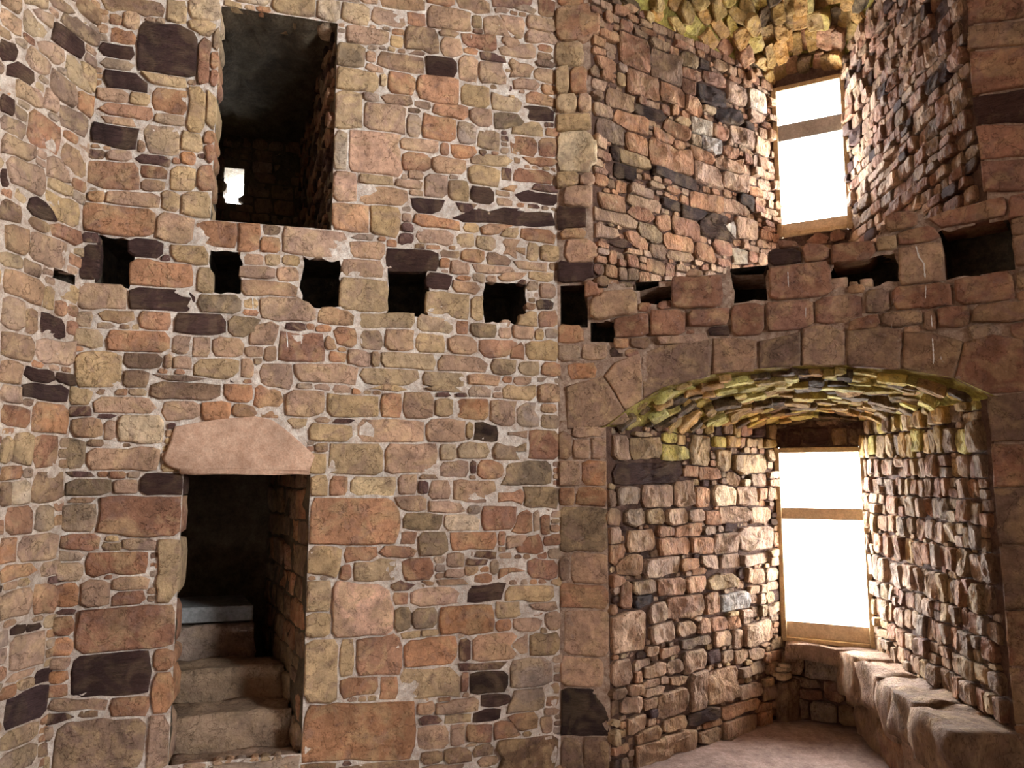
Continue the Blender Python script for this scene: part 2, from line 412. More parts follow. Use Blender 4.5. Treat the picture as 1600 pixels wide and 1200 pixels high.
T[1,0] = """-14 10 -8 3 l|10 38 -4 9 y|38 53 0 13 l|53 71 3 15 y|72 94 6 17 p|94 106 8 16 o|77 106 -2 6 p|107 134 5 19 p|135 141 10 18 G|142 160 10 22 p|107 124 -4 4 o|125 146 -2 8 b|147 175 -3 6 r
56 83 18 28 p|84 92 23 30 y|93 114 18 33 b|116 129 24 36 p|114 126 19 23 b|128 152 22 31 r|152 166 24 34 p|50 68 28 42 G|69 76 33 39 p|75 106 34 45 b|106 126 36 48 d|69 80 41 45 p|96 106 31 34 b
126 139 35 51 p|139 157 39 53 p|140 158 34 39 d|157 175 37 50 p|49 77 44 57 y|78 82 47 55 l|82 99 46 59 o|101 127 48 65 o|128 146 53 67 y|49 67 58 81 y|67 77 58 64 g|78 99 60 66 p|98 110 62 68 p|110 133 66 75 o
133 148 68 79 p|147 168 58 70 y|148 170 71 82 G|67 94 65 83 p|94 103 72 86 g|104 125 72 88 o|126 138 76 90 g|138 152 81 94 y|58 91 82 109 P|48 57 82 106 l|87 115 87 95 p|115 121 90 97 o|121 139 91 100 o
139 144 94 100 d|91 109 95 107 o|110 132 99 109 p|132 160 97 103 y|132 153 105 116 y|153 160 105 113 d|154 168 114 119 o|48 63 108 126 P|64 87 110 115 y|87 105 113 118 p|64 95 117 128 p|95 105 107 112 p|105 120 109 124 p|120 134 113 127 y|133 149 117 128 d"""
T[2,0] = """0 16 0 8 g|16 26 0 11 r|-8 8 10 22 p|9 28 11 20 p|8 28 20 28 p|-10 15 27 37 p|16 25 27 33 r|15 25 33 38 b|1 13 37 42 d|-10 9 42 47 p|10 28 43 52 p|13 27 38 42 b|1 18 48 57 p|18 28 53 61 o
-8 7 58 64 y|8 27 57 67 o|4 26 65 76 d|-3 20 75 85 y|20 26 76 80 d|-2 16 85 98 o|16 28 86 98 r|6 31 99 104 o|0 26 106 115 r|-8 10 114 120 o|10 32 115 122 d
28 64 4 28 o|28 44 25 42 y|28 36 43 60 y|36 46 43 60 o|28 41 60 71 y|41 52 60 71 p|28 50 71 82 y|29 60 83 109 c|28 42 107 118 y|42 56 108 118 p|46 56 28 42 p"""
T[0,1] = """52 97 9 27 o|98 121 14 32 p|122 149 19 34 o|149 163 20 37 o|56 66 0 6 o|66 101 1 9 p|101 113 0 12 y|113 132 0 16 y|81 102 29 41 d|107 130 34 45 y|82 120 43 60 o|124 134 48 63 y|134 146 56 64 y|100 107 40 44 d
41 80 57 73 p|80 122 60 74 d|124 151 65 76 G|61 84 74 82 b|53 60 77 83 r|88 106 75 86 o|110 141 76 89 d|143 165 78 91 G|42 64 86 97 y|68 107 87 100 o|107 120 89 101 p|120 131 91 104 p|48 77 100 123 y|77 103 101 110 b|103 108 101 111 p
108 120 103 111 p|121 150 104 116 y|151 158 104 117 p|77 93 112 122 b|133 152 91 103 p|95 130 115 119 b|42 60 75 84 g
17 36 6 17 d|0 14 6 20 b|28 49 2 20 y|3 18 20 39 p|18 42 26 48 p|43 63 33 54 d|0 14 38 48 y|14 26 42 54 b|2 27 50 68 p|27 34 59 74 y|33 41 68 80 o|0 15 64 86 p|16 24 73 88 b|24 41 75 93 d|0 21 89 104 b|22 47 91 108 p|15 34 111 121 d|34 46 113 120 d|0 13 106 121 p|30 50 21 31 r|18 30 18 26 b"""
T[1,1] = """48 71 8 26 P|71 90 9 28 y|97 121 4 15 d|122 140 6 17 d|141 150 9 18 g|92 97 14 19 p|98 128 14 24 o|91 99 20 25 d|89 99 26 33 d|99 124 22 33 p|130 139 19 25 y|140 162 19 27 o|125 137 26 36 y|137 149 28 37 y|152 166 29 41 p
2 16 29 38 o|16 58 22 40 p|58 81 31 42 p|60 75 26 30 g|81 114 36 49 d|115 128 37 41 b|128 143 35 45 o|143 160 38 46 b|115 121 42 48 o|121 134 43 52 p|134 164 46 52 p|54 80 42 54 p|53 82 54 75 y
5 16 39 46 y|16 27 39 46 y|-9 12 47 54 p|13 26 47 56 p|-9 26 56 65 p|3 38 66 81 p|38 62 73 83 p|62 100 76 85 y|100 124 77 88 y|107 134 62 79 y|107 122 51 61 d|122 139 56 64 p|134 141 65 80 y|125 133 81 89 o|133 151 83 91 G|151 160 85 92 p
48 63 85 97 o|64 80 86 99 g|80 99 86 100 p|99 118 88 101 y|121 138 90 102 p|139 165 92 104 o|14 43 88 107 r|43 51 91 98 p|57 72 99 109 p|78 113 100 110 y|72 78 100 109 y|113 145 102 112 p|147 165 104 114 y|-6 13 80 95 p|3 23 107 125 p|24 64 107 120 p|64 103 111 123 y|103 132 113 124 y|132 152 114 122 p|5 13 97 106 p"""
T[2,1] = """-49 27 9 21 d|2 31 -2 8 d|28 46 10 23 d|33 52 -4 10 p|5 27 22 31 o|-8 4 21 29 y|-8 9 31 40 p|9 17 32 43 y|17 30 34 43 y|31 46 23 29 p|34 60 30 45 P|0 22 44 49 p|24 54 44 56 d|-10 10 49 55 p|10 25 50 55 y|17 26 58 67 p|15 25 67 74 k|1 16 75 84 y|16 28 74 85 o
0 14 84 92 p|27 44 83 94 o|14 19 86 93 y|-4 8 94 105 o|8 28 93 105 y|1 18 106 114 y|18 34 107 116 o|28 43 96 105 g|43 60 96 104 p|64 73 92 98 o|0 12 116 122 p
46 56 54 67 r|56 78 46 63 o|49 78 63 79 p|64 86 77 91 r|86 108 74 90 r|110 136 73 84 r|137 157 71 89 r|100 131 54 73 r|119 134 44 53 o|79 100 58 66 b|74 86 91 98 b|123 136 84 89 d|108 118 48 53 p|80 92 46 56 b|92 106 47 57 b|62 76 32 44 p|44 60 86 98 p|88 122 90 96 p"""
T[3,1] = """0 21 36 46 d|21 38 33 44 r|39 66 33 45 r|7 20 31 36 r|1 39 45 67 r|0 28 68 86 r|30 60 65 82 r|60 77 62 76 b|77 115 58 73 r|116 154 53 69 r|82 111 33 58 p|82 106 23 32 r|74 93 13 24 r|69 80 29 36 y|100 150 8 19 r|150 166 2 16 r|153 166 16 27 b|155 168 28 46 b
71 97 74 84 b|97 106 75 86 b|106 126 72 84 r|127 168 70 81 b|152 168 82 94 r|50 70 77 86 r|126 142 82 93 g|155 168 50 60 b"""
T[0,2] = """44 57 2 13 y|58 98 8 18 p|44 58 14 20 d|60 73 19 22 d|102 125 10 24 p|126 145 11 25 o|145 160 13 20 b|94 138 -2 10 b|141 160 0 11 o|46 65 21 34 p|65 73 22 36 p|73 103 20 37 l|55 65 34 39 b|39 54 34 53 G|54 100 40 54 p|106 111 24 28 d|42 60 55 58 d|68 79 54 59 r|42 70 59 70 G|72 86 60 68 p|88 117 56 69 d
62 117 70 95 r|33 61 75 92 g|39 62 94 104 r|64 77 99 104 d|77 97 97 104 p|99 116 96 137 y|34 53 104 110 g|54 93 105 119 r|11 34 94 111 p|34 52 112 122 g|42 61 71 74 p
0 13 0 11 p|13 41 -2 10 d|0 18 14 27 r|20 41 12 31 o|7 20 31 50 y|21 36 31 52 r|0 7 32 50 y|0 12 51 60 o|20 39 54 74 b|3 21 77 94 o|21 33 76 92 g|0 10 96 112 o|0 22 112 122 o|0 6 61 76 b|6 18 60 75 l"""
T[1,2] = """-3 17 0 15 o|19 43 4 20 p|44 77 7 21 y|78 91 6 21 o|92 111 4 22 p|112 123 9 20 y|124 146 9 22 o|146 165 10 27 p|18 32 22 31 y|33 60 25 36 y|48 62 22 25 d|63 105 22 37 p|106 131 22 36 p|131 136 24 34 y|136 152 24 36 k|152 166 27 35 g|149 166 36 48 g
64 103 -2 4 y|103 132 0 5 y|132 147 0 8 g|113 121 5 8 d|125 132 6 8 d|37 46 37 43 b|34 44 43 56 y|45 79 37 57 y|81 114 37 56 p|115 125 38 48 l|126 145 37 46 y|114 133 48 58 p|134 138 48 57 d|138 159 48 60 o
33 45 57 70 y|46 58 57 70 o|58 88 58 70 c|89 101 56 69 p|102 114 56 59 b|101 108 61 68 d|108 122 60 72 p|123 151 60 75 p|151 170 65 76 o|33 91 71 100 o|86 106 70 79 p|108 132 73 80 p|132 140 76 81 g|91 117 81 91 G|117 140 82 91 l|141 166 76 91 r
90 100 92 101 o|101 120 93 107 G|121 151 93 104 o|151 156 92 101 r|156 170 94 104 p|33 53 101 120 y|55 76 102 112 o|77 101 101 108 o|60 88 109 125 y|92 111 109 124 r|53 60 113 122 r|119 130 105 115 p|136 150 104 109 d|132 145 109 113 d|118 130 115 121 p|130 139 114 119 p|147 152 110 118 g|152 168 110 122 o"""
T[2,2] = """-6 14 0 10 y|0 17 12 27 g|9 17 13 19 b|-8 10 27 35 p|18 27 12 18 p|17 29 0 12 p|18 29 19 28 g|10 29 29 47 r|-8 9 36 46 g|-8 25 48 63 G|6 28 64 78 G|-6 5 65 76 o|0 13 78 94 o|18 23 81 95 r|13 17 78 92 g|0 19 95 106 r|-6 7 110 122 o|10 28 110 122 r
29 43 48 63 p|43 60 48 63 o|30 39 65 76 o|40 60 65 76 o|27 62 77 105 G|36 61 105 125 p|30 37 30 47 b|38 49 35 47 p|49 60 33 47 p|37 58 27 33 p|28 36 108 122 b"""
T[0,3] = """35 50 5 20 o|50 69 3 19 p|70 93 1 9 p|70 91 9 18 r|48 114 19 46 r|36 48 20 24 d|29 47 25 37 r|6 28 36 58 p|28 46 39 50 o|28 45 51 59 p|21 44 59 67 o|44 95 48 75 d|96 113 45 59 o|95 112 60 85 o|30 43 68 75 o|30 68 76 84 p|68 94 76 88 o|2 29 71 93 d|20 46 86 92 d
34 92 89 122 b|92 109 87 122 p|22 34 95 102 p|0 24 93 107 y|0 20 9 26 p|20 34 6 24 o|6 15 31 36 d|16 25 30 34 d|4 22 59 64 p|0 10 69 78 o|10 20 64 71 y|0 23 106 122 g|23 31 104 112 b|24 31 113 122 y"""
T[1,3] = """31 47 3 22 y|31 47 23 38 y|48 86 3 38 P|77 100 3 10 d|100 112 2 5 r|112 134 2 5 p|84 96 9 18 r|96 131 7 19 P|131 157 5 16 d|87 97 19 35 G|97 114 19 33 G|114 149 18 36 o|149 168 15 26 y|150 160 27 34 o|90 103 34 40 y|103 115 33 37 y
28 51 39 80 y|52 62 39 62 y|62 91 37 62 o|93 125 38 56 o|128 134 39 53 d|135 165 36 53 P|122 158 54 59 d|133 158 59 73 k|53 77 63 75 o|77 88 63 77 o|91 128 57 76 y|128 133 59 73 r|28 101 79 115 o|99 112 79 86 p|112 140 77 86 p|140 166 73 81 d|113 122 75 79 r|102 117 87 92 d|117 135 86 92 y|135 153 83 92 d
100 121 93 109 p|121 131 92 106 p|131 148 92 104 r|148 165 89 101 o|130 139 103 107 g|103 117 109 116 b|117 135 107 117 b|135 148 105 112 b|138 157 112 118 p|52 102 117 127 b|157 166 103 120 b|27 50 117 124 b|103 137 118 124 b"""
T[2,3] = """-6 26 6 16 y|28 60 5 20 o|11 27 17 21 p|-5 8 17 25 y|0 18 26 34 p|21 30 23 33 p|-6 10 37 50 p|11 29 36 50 G|-2 25 51 69 g|-4 20 71 84 g|-3 16 86 97 o|18 25 88 98 p|-10 28 101 122 b|30 44 102 124 b|44 60 101 124 b
33 60 21 50 p|30 57 51 69 p|26 64 70 99 k"""
TU = {}   # left reveal of the upper window
TU[2,0] = """66 85 22 44 r|86 105 33 52 b|64 70 46 55 y|70 91 46 62 o|91 107 54 66 o|107 118 61 73 o|105 113 50 60 r|114 133 55 68 k|57 76 58 70 b|50 62 66 74 p|62 84 71 82 o|70 95 67 74 k|87 100 82 90 o|93 110 77 87 o|100 111 74 80 y|111 124 75 85 w|99 107 89 96 o|52 69 76 90 b|69 85 85 98 o|84 113 91 108 o|60 66 92 101 k|66 86 95 105 y|62 76 104 113 k|86 118 108 116 k
112 130 103 117 p|130 147 108 120 p|110 125 92 102 o|126 143 98 109 p|117 130 86 98 w|110 118 85 93 y|131 140 92 102 o|124 134 79 88 r|126 143 68 79 k|135 150 79 92 p|150 160 87 98 p|133 145 53 66 p|144 150 77 83 k|118 127 66 72 y|104 117 44 51 r|118 132 46 54 r|104 115 34 43 G|115 122 38 45 k|66 74 14 21 r|75 84 20 25 b|84 98 26 33 b|52 64 36 46 o|146 158 57 70 l|146 158 71 77 p"""
TU[2,1] = """53 70 2 13 o|70 92 4 14 p|50 77 13 21 p|71 87 7 18 r|88 98 14 25 o|98 116 17 30 r|116 136 14 30 k|94 112 26 38 o|112 126 33 44 o|78 92 21 32 G|70 84 26 36 o|84 96 33 42 b|94 112 37 44 b|110 130 2 12 o|92 104 5 12 k|104 122 10 18 k|122 140 16 28 w|130 146 6 14 p|140 150 2 12 k|124 136 30 40 r|138 152 17 30 p|60 76 30 36 d|137 146 36 46 w|50 66 22 30 p|112 118 43 47 p"""
TL = {}   # left reveal of the lower window
TL[2,2] = """62 72 32 48 p|72 92 33 47 y|93 102 30 37 g|92 109 38 48 g|110 122 32 51 y|126 135 41 55 y|137 158 44 57 y|63 105 49 62 d|105 115 51 58 o|115 129 52 60 o|64 79 64 76 g|80 99 63 77 p|100 112 60 77 p|112 122 64 77 o|124 139 63 76 l|139 151 64 76 p|69 82 78 89 g|82 94 78 88 y|94 109 78 89 p|109 119 78 86 p|119 129 79 88 o|129 147 77 87 p|147 160 77 87 p|70 88 91 105 p|89 100 88 95 o|100 117 87 95 o|117 127 89 94 b|90 110 96 107 o|110 125 96 106 o|125 140 93 106 p|141 162 89 104 p|80 104 108 120 p|104 116 109 117 o|116 128 107 116 p|128 141 106 115 p|141 160 106 113 p|120 140 116 121 p|64 79 106 120 p"""
TL[2,3] = """66 73 3 20 o|74 89 2 11 b|74 87 12 19 k|89 107 1 12 o|107 120 0 10 o|121 140 -4 8 y|84 96 16 29 p|96 118 12 26 o|119 129 10 24 o|129 147 10 22 w|85 100 29 42 p|101 114 28 37 p|114 123 26 36 o|123 133 25 34 o|133 141 24 33 o|143 162 28 43 p|124 136 34 44 p|136 143 33 45 p|103 123 38 44 b|82 90 43 50 p|90 104 44 50 o|105 120 46 60 p|120 129 46 55 d|129 137 46 54 p|137 146 46 54 p|146 156 45 52 p|80 95 54 63 p|95 105 52 61 p|75 80 59 67 o|80 90 64 69 p|97 108 62 68 p|110 121 58 85 p|121 140 57 79 p|66 80 74 86 p|81 89 76 83 p|90 108 71 87 p|80 94 69 74 p|140 155 67 76 p|70 82 87 98 p|92 108 88 96 p|109 128 82 92 d|129 154 78 86 o|76 92 94 104 p|76 114 99 116 p|115 130 94 104 p|130 152 88 100 p|140 158 54 62 b|61 82 22 48 p|58 73 52 69 p"""
def parse(D):
    out = []
    for (i, j), s in D.items():
        for e in s.replace('\n', '|').split('|'):
            f = e.split(); x0, x1, y0, y1 = map(float, f[:4])
            if y1 < y0: y0, y1 = y1, y0
            out.append((400*i+2.5*x0, 400*i+2.5*x1, 300*j+2.5*y0, 300*j+2.5*y1, f[4]))
    return out
def seeds_from(S, lst, **kw):
    out = []
    for x0, x1, y0, y1, c in lst:
        cx, cy = (x0+x1)/2, (y0+y1)/2
        u, v = S.pix(cx, cy); ua, _ = S.pix(x0, cy); ub, _ = S.pix(x1, cy); _, va = S.pix(cx, y1); _, vb = S.pix(cx, y0)
        out.append(Seed(u, v, max(.012, (ub-ua)/2-.003), max(.01, (vb-va)/2-.003), c, **kw))
    return out
def courses(u0, u1, v0, v1, hs, ws, cols, jit=.15, prot=(.012,.04), mat=None, tall=False):
    out = []; v = v0
    while v < v1:
        h = random.uniform(*hs); u = u0-random.uniform(0, ws[0])
        while u < u1:
            wd = random.uniform(*ws); hh = h*random.uniform(.8, 1.05)
            if random.random() < .12 and h > .07:
                for q in (0, 1):
                    out.append(Seed(u+wd/2, v+h*(.25+.5*q), wd/2-.004, h/4-.003, random.choice(cols), prot=random.uniform(*prot), mat=mat, rot=random.gauss(0,.03)))
            else:
                out.append(Seed(u+wd/2, v+h/2+random.gauss(0, h*.05), wd/2-.004, hh/2-.003, random.choice(cols), prot=random.uniform(*prot), mat=mat, rot=random.gauss(0,.04)))
            u += wd
        v += h
    return out
def clear_of(seeds, base, d=.0):
    A = arr(base); keep = []
    for s in seeds:
        pu = np.array([s.u, s.u-s.hu*.7, s.u+s.hu*.7, s.u, s.u]); pv = np.array([s.v, s.v, s.v, s.v-s.hv*.7, s.v+s.hv*.7])
        if sdf(A, pu, pv).min() > d: keep.append(s)
    return keep

# ------------------------------------------------------------------ plan of the room
def plan(px, Y):           # plan point at depth Y under horizon pixel px
    r = ray(px, 600+F*math.tan(PITCH)); return np.array([r[0]/r[1]*Y, Y])
def hit(px, a, d):         # intersection of the pixel's vertical plane with plan line a + d*s
    r = ray(px, 600+F*math.tan(PITCH)); k = r[0]/r[1]
    s = (k*a[1]-a[0])/(d[0]-k*d[1]); return a+d*s
hd = math.radians(75.0); dm = np.array([math.sin(hd), math.cos(hd)])
p_door = plan(385, 3.87)
A_ = hit(103, p_door, dm); B_ = hit(873, p_door, dm)
MAIN = Plane(A_, B_)
dl = np.array([.17, 1.0]); dl /= np.linalg.norm(dl)
LEFT = Plane(A_-dl*6.2, A_)
RIGHT = Arc(B_, math.radians(95.0), 3.85)
TOP = 6.2
HOR = 600+F*math.tan(PITCH)
print('plan A', A_, 'B', B_, 'main L', MAIN.L)
uLl = RIGHT.pix(948, HOR)[0]; uRl = RIGHT.pix(1557, HOR)[0]
uLu = RIGHT.pix(932, HOR)[0]; uRu = RIGHT.pix(1578, HOR)[0]
UEND = 7.5
# windows stand in one plane across the embrasure
wd_ = math.radians(117.0); dw = np.array([math.sin(wd_), math.cos(wd_)])
w0 = plan(1213, 5.25)
def onw(px): return hit(px, w0, dw)
WL0, WL1 = onw(1211), onw(1354)          # lower window frame outer edges
WU0, WU1 = onw(1232), onw(1356)          # upper
Zl0, Zl1 = EYE-1.118, EYE+.19
Zu0, Zu1 = EYE+1.70, EYE+2.84
ZUF = EYE+1.02                            # floor of the upper embrasure
# lower arch, read along the face of the right wall
apx = [(948,668),(985,640),(1040,606),(1110,587),(1180,578),(1260,572),(1330,572),(1400,577),(1490,592),(1545,617),(1556,640)]
aU, aZ = np.array([RIGHT.pix(*p) for p in apx]).T
def arch_l(u): return np.interp(u, aU, aZ)
tpx = [(932,452),(960,436),(1000,447),(1052,432),(1060,428),(1132,420),(1138,412),(1142,422),(1198,420),(1202,388),(1216,378),(1290,384),(1300,382),(1366,374),(1372,362),(1384,336),(1440,330),(1452,336),(1500,326),(1580,304),(1600,300)]
tU, tZ = np.array([RIGHT.pix(*p) for p in tpx]).T
def top_l(u): return np.interp(u, tU, tZ)
zsl, zsr = EYE+3.0, EYE+3.35
def arch_u(u):
    t = np.clip((np.asarray(u)-uLu)/(uRu-uLu), 0, 1)
    return zsl*(1-t)+zsr*t + .62*np.sin(np.pi*t)**.8
rp = lambda u: RIGHT.frame(u, 0)[0][:2]
JLl, JRl, JLu, JRu = rp(uLl), rp(uRl), rp(uLu), rp(uRu)
print('embrasure', JLl, JRl, WL0, WL1, 'arch z', aZ)

# ------------------------------------------------------------------ shell lights: daylight openings sampled through portals
def portal(c, sx, sy, rot):
    l = bpy.data.lights.new('daylight_portal', 'AREA'); l.shape = 'RECTANGLE'; l.size = sx; l.size_y = sy; l.energy = 1
    o = bpy.data.objects.new('daylight_portal', l); COL.objects.link(o); o.location = c; o.rotation_euler = rot
    l.cycles.is_portal = True
    return o
for a, b, z0, z1 in ((WL0, WL1, Zl0, Zl1), (WU0, WU1, Zu0, Zu1)):
    c = (a+b)/2 + np.array([-dw[1], dw[0]])*.06
    n = np.array([dw[1], -dw[0]])        # into the room
    portal((c[0], c[1], (z0+z1)/2), np.hypot(*(b-a)), z1-z0, Vector((-n[0], -n[1], 0)).to_track_quat('Z', 'Y').to_euler())
L0 = LEFT.frame(0, 0)[0]; R0 = RIGHT.frame(UEND, 0)[0]
BACKP = Plane(R0[:2], L0[:2])
UW0, UW1, ZW0, ZW1, DW = 5.5, 7.0, 1.8, 5.3, .9      # third deep window embrasure, round the curved wall beside the viewer
EA, EB = RIGHT.frame(UW0, 0)[0], RIGHT.frame(UW1, 0)[0]; nW = RIGHT.frame((UW0+UW1)/2, 0)[3]
c = (EA+EB)/2-nW*DW
portal((c[0], c[1], (ZW0+ZW1)/2), float(np.linalg.norm(EB-EA)), ZW1-ZW0, Vector(-nW).to_track_quat('Z', 'Y').to_euler())
# ------------------------------------------------------------------ openings in the main wall
def rect_px(S, x0, x1, y0, y1):
    cx, cy = (x0+x1)/2, (y0+y1)/2
    return (S.pix(x0, cy)[0], S.pix(x1, cy)[0], S.pix(cx, y1)[1], S.pix(cx, y0)[1])
DL = rect_px(MAIN, 283, 480, 741, 1185); DL = (MAIN.pix(287, HOR)[0], MAIN.pix(485, HOR)[0], DL[2], DL[3])
DU = rect_px(MAIN, 337, 523, 22, 352)
HOLES = [rect_px(MAIN, *h) for h in ((150,205,372,450),(328,378,392,458),(470,533,404,480),(606,668,420,494),(755,823,442,504))]
HR = [rect_px(RIGHT, *h) for h in ((876,918,446,512),(923,960,504,534),(1000,1050,446,474),(1146,1198,424,470),(1300,1404,403,446),(1468,1584,352,430))]
HLEFT = [rect_px(LEFT, 82, 118, 424, 440)]
print('door', DL, DU); print('holes', HOLES)
def inside(R, u, v, m=0.): return (u > R[0]-m) & (u < R[1]+m) & (v > R[2]-m) & (v < R[3]+m)
def dom_main(u, v):
    ok = (u > -.01) & (u < MAIN.L+.01) & (v > 0) & (v < TOP)
    for R in [DL, DU]: ok &= ~inside(R, u, v)
    for R in HOLES: ok &= ~inside(R, u, v, -.02)
    return ok
allT = parse(T)
def xc(y): return 157-(y-40)*.0788
def xr(y): return 871
# ---- main wall
verts, faces = [], []
ue = [x for R in [DL, DU]+HOLES for x in R[:2]]; ve = [x for R in [DL, DU]+HOLES for x in R[2:]]
def keep_main(u, v): return all(not inside(R, u, v) for R in [DL, DU]+HOLES)
backing(verts, faces, MAIN, steps(0, MAIN.L, .03, ue), steps(-.1, TOP, .03, ve), keep_main, off=.001, warp=HOLES)
wall_back = tag(mesh_obj('wall_back', verts, faces, 'mortar'), 'long rubble stone wall with two dark doorways and a row of joist holes', 'wall', 'structure')
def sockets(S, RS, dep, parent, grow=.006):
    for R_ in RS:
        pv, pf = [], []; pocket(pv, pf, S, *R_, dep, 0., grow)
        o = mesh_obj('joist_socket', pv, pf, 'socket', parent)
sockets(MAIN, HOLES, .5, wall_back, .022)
lm = [t for t in allT if xc((t[2]+t[3])/2) < (t[0]+t[1])/2 < xr(0)]
sm = seeds_from(MAIN, lm)
LINT = [(255,718),(275,667),(330,657),(400,650),(428,657),(470,690),(492,712),(484,736),(285,736),(262,728)]
def poly_seed(S, pts, c, prot=.02, dep=.06, mat=None, amp=None):
    q = np.array([S.pix(*p) for p in pts]); m_ = (q.min(0)+q.max(0))/2; h = (q.max(0)-q.min(0))/2
    # densify
    d = []
    for i in range(len(q)):
        a, b = q[i], q[(i+1) % len(q)]; n = max(1, int(np.hypot(*(b-a))/.06))
        for k in range(n): d.append(a+(b-a)*k/n)
    d = np.array(d)
    s = Seed(m_[0], m_[1], h[0]*.86, h[1]*.84, c, prot=prot, dep=dep, rot=0, rad=.3, mat=mat, amp=amp)
    P = d-m_
    if np.sum(P[:, 0]*np.roll(P[:, 1], -1)-P[:, 1]*np.roll(P[:, 0], -1)) < 0: P = P[::-1]
    s.poly = P+rng.normal(0, .002, P.shape); return s
lint = poly_seed(MAIN, LINT, 'P', .03, .3, 'lime', .006)
sm = clear_of(sm, [lint], -.04) if False else [s for s in sm if not (abs(s.u-lint.u) < lint.hu*.8 and abs(s.v-lint.v) < lint.hv*.75)]
for s in sm:
    e = .03
    for R in (DL, DU):
        if R[2]-.05 < s.v < R[3]+.3 and (abs(s.u+s.hu-R[0]) < .06 or abs(s.u-s.hu-R[1]) < .06 or (R[3] < s.v < R[3]+.2 and R[0] < s.u < R[1])): s.dep = .2; s.prot = .02; s.rad = .15
ledge = poly_seed(MAIN, [(283,733),(484,733),(484,741.5),(283,741.5)], 'P', .04, .3, 'lime', .002)
allm = [lint, ledge]+sm
z_lo, z_hi = 0.0, MAIN.pix(500, -120)[1]
fc = lambda u, v: random.choice('ppoygbrdgop')
dom_mf = lambda u, v: dom_main(u, v) & np.logical_and.reduce([~inside(R, u, v, .004) for R in HOLES])
allm += fill(allm, dom_mf, (0, MAIN.L, -.02, z_hi), [(.3,.16),(.24,.13),(.2,.1),(.16,.08),(.12,.07),(.1,.05),(.07,.05),(.08,.03),(.05,.03),(.035,.025)], fc, gap=.008)
n = set_stones(wall_back, MAIN, allm, dom_main, gap=.006, grow=.012, minpoly=.0004); print('main stones', n)

# ---- left wall
verts, faces = [], []
u_lo = LEFT.L-1.6
HL = HLEFT
backing(verts, faces, LEFT, steps(0, u_lo, .5), steps(-.1, TOP, .5))
backing(verts, faces, LEFT, steps(u_lo, LEFT.L, .035, [x for R in HL for x in R[:2]]), steps(-.1, TOP, .035, [x for R in HL for x in R[2:]]), lambda u, v: all(not inside(R, u, v) for R in HL), off=.001)
wall_left = tag(mesh_obj('wall_left', verts, faces, 'palemortar'), 'side wall of mortared rubble stones meeting the long wall at a corner', 'wall', 'structure')
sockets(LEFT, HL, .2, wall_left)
def dom_left(u, v):
    ok = (u > u_lo) & (u < LEFT.L+.005) & (v > 0) & (v < TOP)
    for R in HL: ok &= ~inside(R, u, v)
    return ok
ll = [t for t in allT if (t[0]+t[1])/2 <= xc((t[2]+t[3])/2)]
sl = seeds_from(LEFT, ll)
sl += fill(sl, dom_left, (LEFT.L-1.1, LEFT.L, 0, z_hi), [(.3,.16),(.22,.12),(.16,.09),(.12,.06),(.08,.05),(.06,.03)], fc)
n = set_stones(wall_left, LEFT, sl, dom_left, gap=.006, grow=.012); print('left stones', n)

# ---- curved right wall with the two window embrasures
verts, faces = [], []
P1 = RIGHT
hu = [x for R in HR for x in R[:2]]
def keepR(u, v): return all(not inside(R, u, v) for R in HR)
backing(verts, faces, P1, steps(0, uLl, .03, hu), steps(-.1, ZUF, .03, [x for R in HR for x in R[2:]]), keepR)
hv_ = [x for R in HR for x in R[2:]]
backing(verts, faces, P1, steps(uLl, uRl, .025, hu), steps(float(aZ.min()), float(tZ.max()), .025, hv_), lambda u, v: keepR(u, v) and float(arch_l(u)) < v+.012 and v < float(top_l(u))-.02, vfun=lambda u, v: max(v, float(arch_l(u))), warp=HR)
backing(verts, faces, P1, steps(uRl, uRl+1.2, .03, hu), steps(-.1, ZUF, .03, hv_), keepR)
backing(verts, faces, P1, steps(0, uLu, .03, hu), steps(ZUF, TOP, .03, hv_), keepR)
backing(verts, faces, P1, steps(uLu, uRu, .03), list(np.linspace(0, 1, 30)), None, vfun=lambda u, k: arch_u(u)*(1-k)+TOP*k)
backing(verts, faces, P1, steps(uRu, uRl+1.2, .03, hu), steps(ZUF, TOP, .03, hv_), keepR)
backing(verts, faces, P1, steps(uRl+1.2, UEND, .3, (UW0, UW1)), steps(-.1, TOP, .3, (ZW0, ZW1)), lambda u, v: not inside((UW0, UW1, ZW0, ZW1), u, v))
for u_, un in zip(steps(uLu, uRu, .03)[:-1], steps(uLu, uRu, .03)[1:]):     # broken top of the band behind its facing stones
    q = [wpt(P1, u_, float(top_l(u_))-.03), wpt(P1, un, float(top_l(un))-.03), wpt(P1, un, float(top_l(un))-.05, -.3), wpt(P1, u_, float(top_l(u_))-.05, -.3), wpt(P1, un, ZUF-.05, -.34), wpt(P1, u_, ZUF-.05, -.34)]
    bb_ = len(verts); verts.extend(q); faces.extend([(bb_, bb_+1, bb_+2, bb_+3), (bb_+3, bb_+2, bb_+4, bb_+5)])
wall_right = tag(mesh_obj('wall_right', verts, faces, 'dustmortar'), 'curved red stone wall pierced by two deep window embrasures one above the other', 'wall', 'structure')
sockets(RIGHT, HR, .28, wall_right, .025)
def dom_right(u, v):
    ok = (u > 0.0) & (u < uRl+1.2) & (v > 0) & (v < TOP)
    ok &= ~((u > uLl) & (u < uRl) & (v < arch_l(u)))
    ok &= ~((u > uLu) & (u < uRu) & (v > top_l(u)) & (v < arch_u(u)))
    for R in HR: ok &= ~inside(R, u, v, -.016)
    return ok
lr = [t for t in allT if (t[0]+t[1])/2 >= xr(0)]
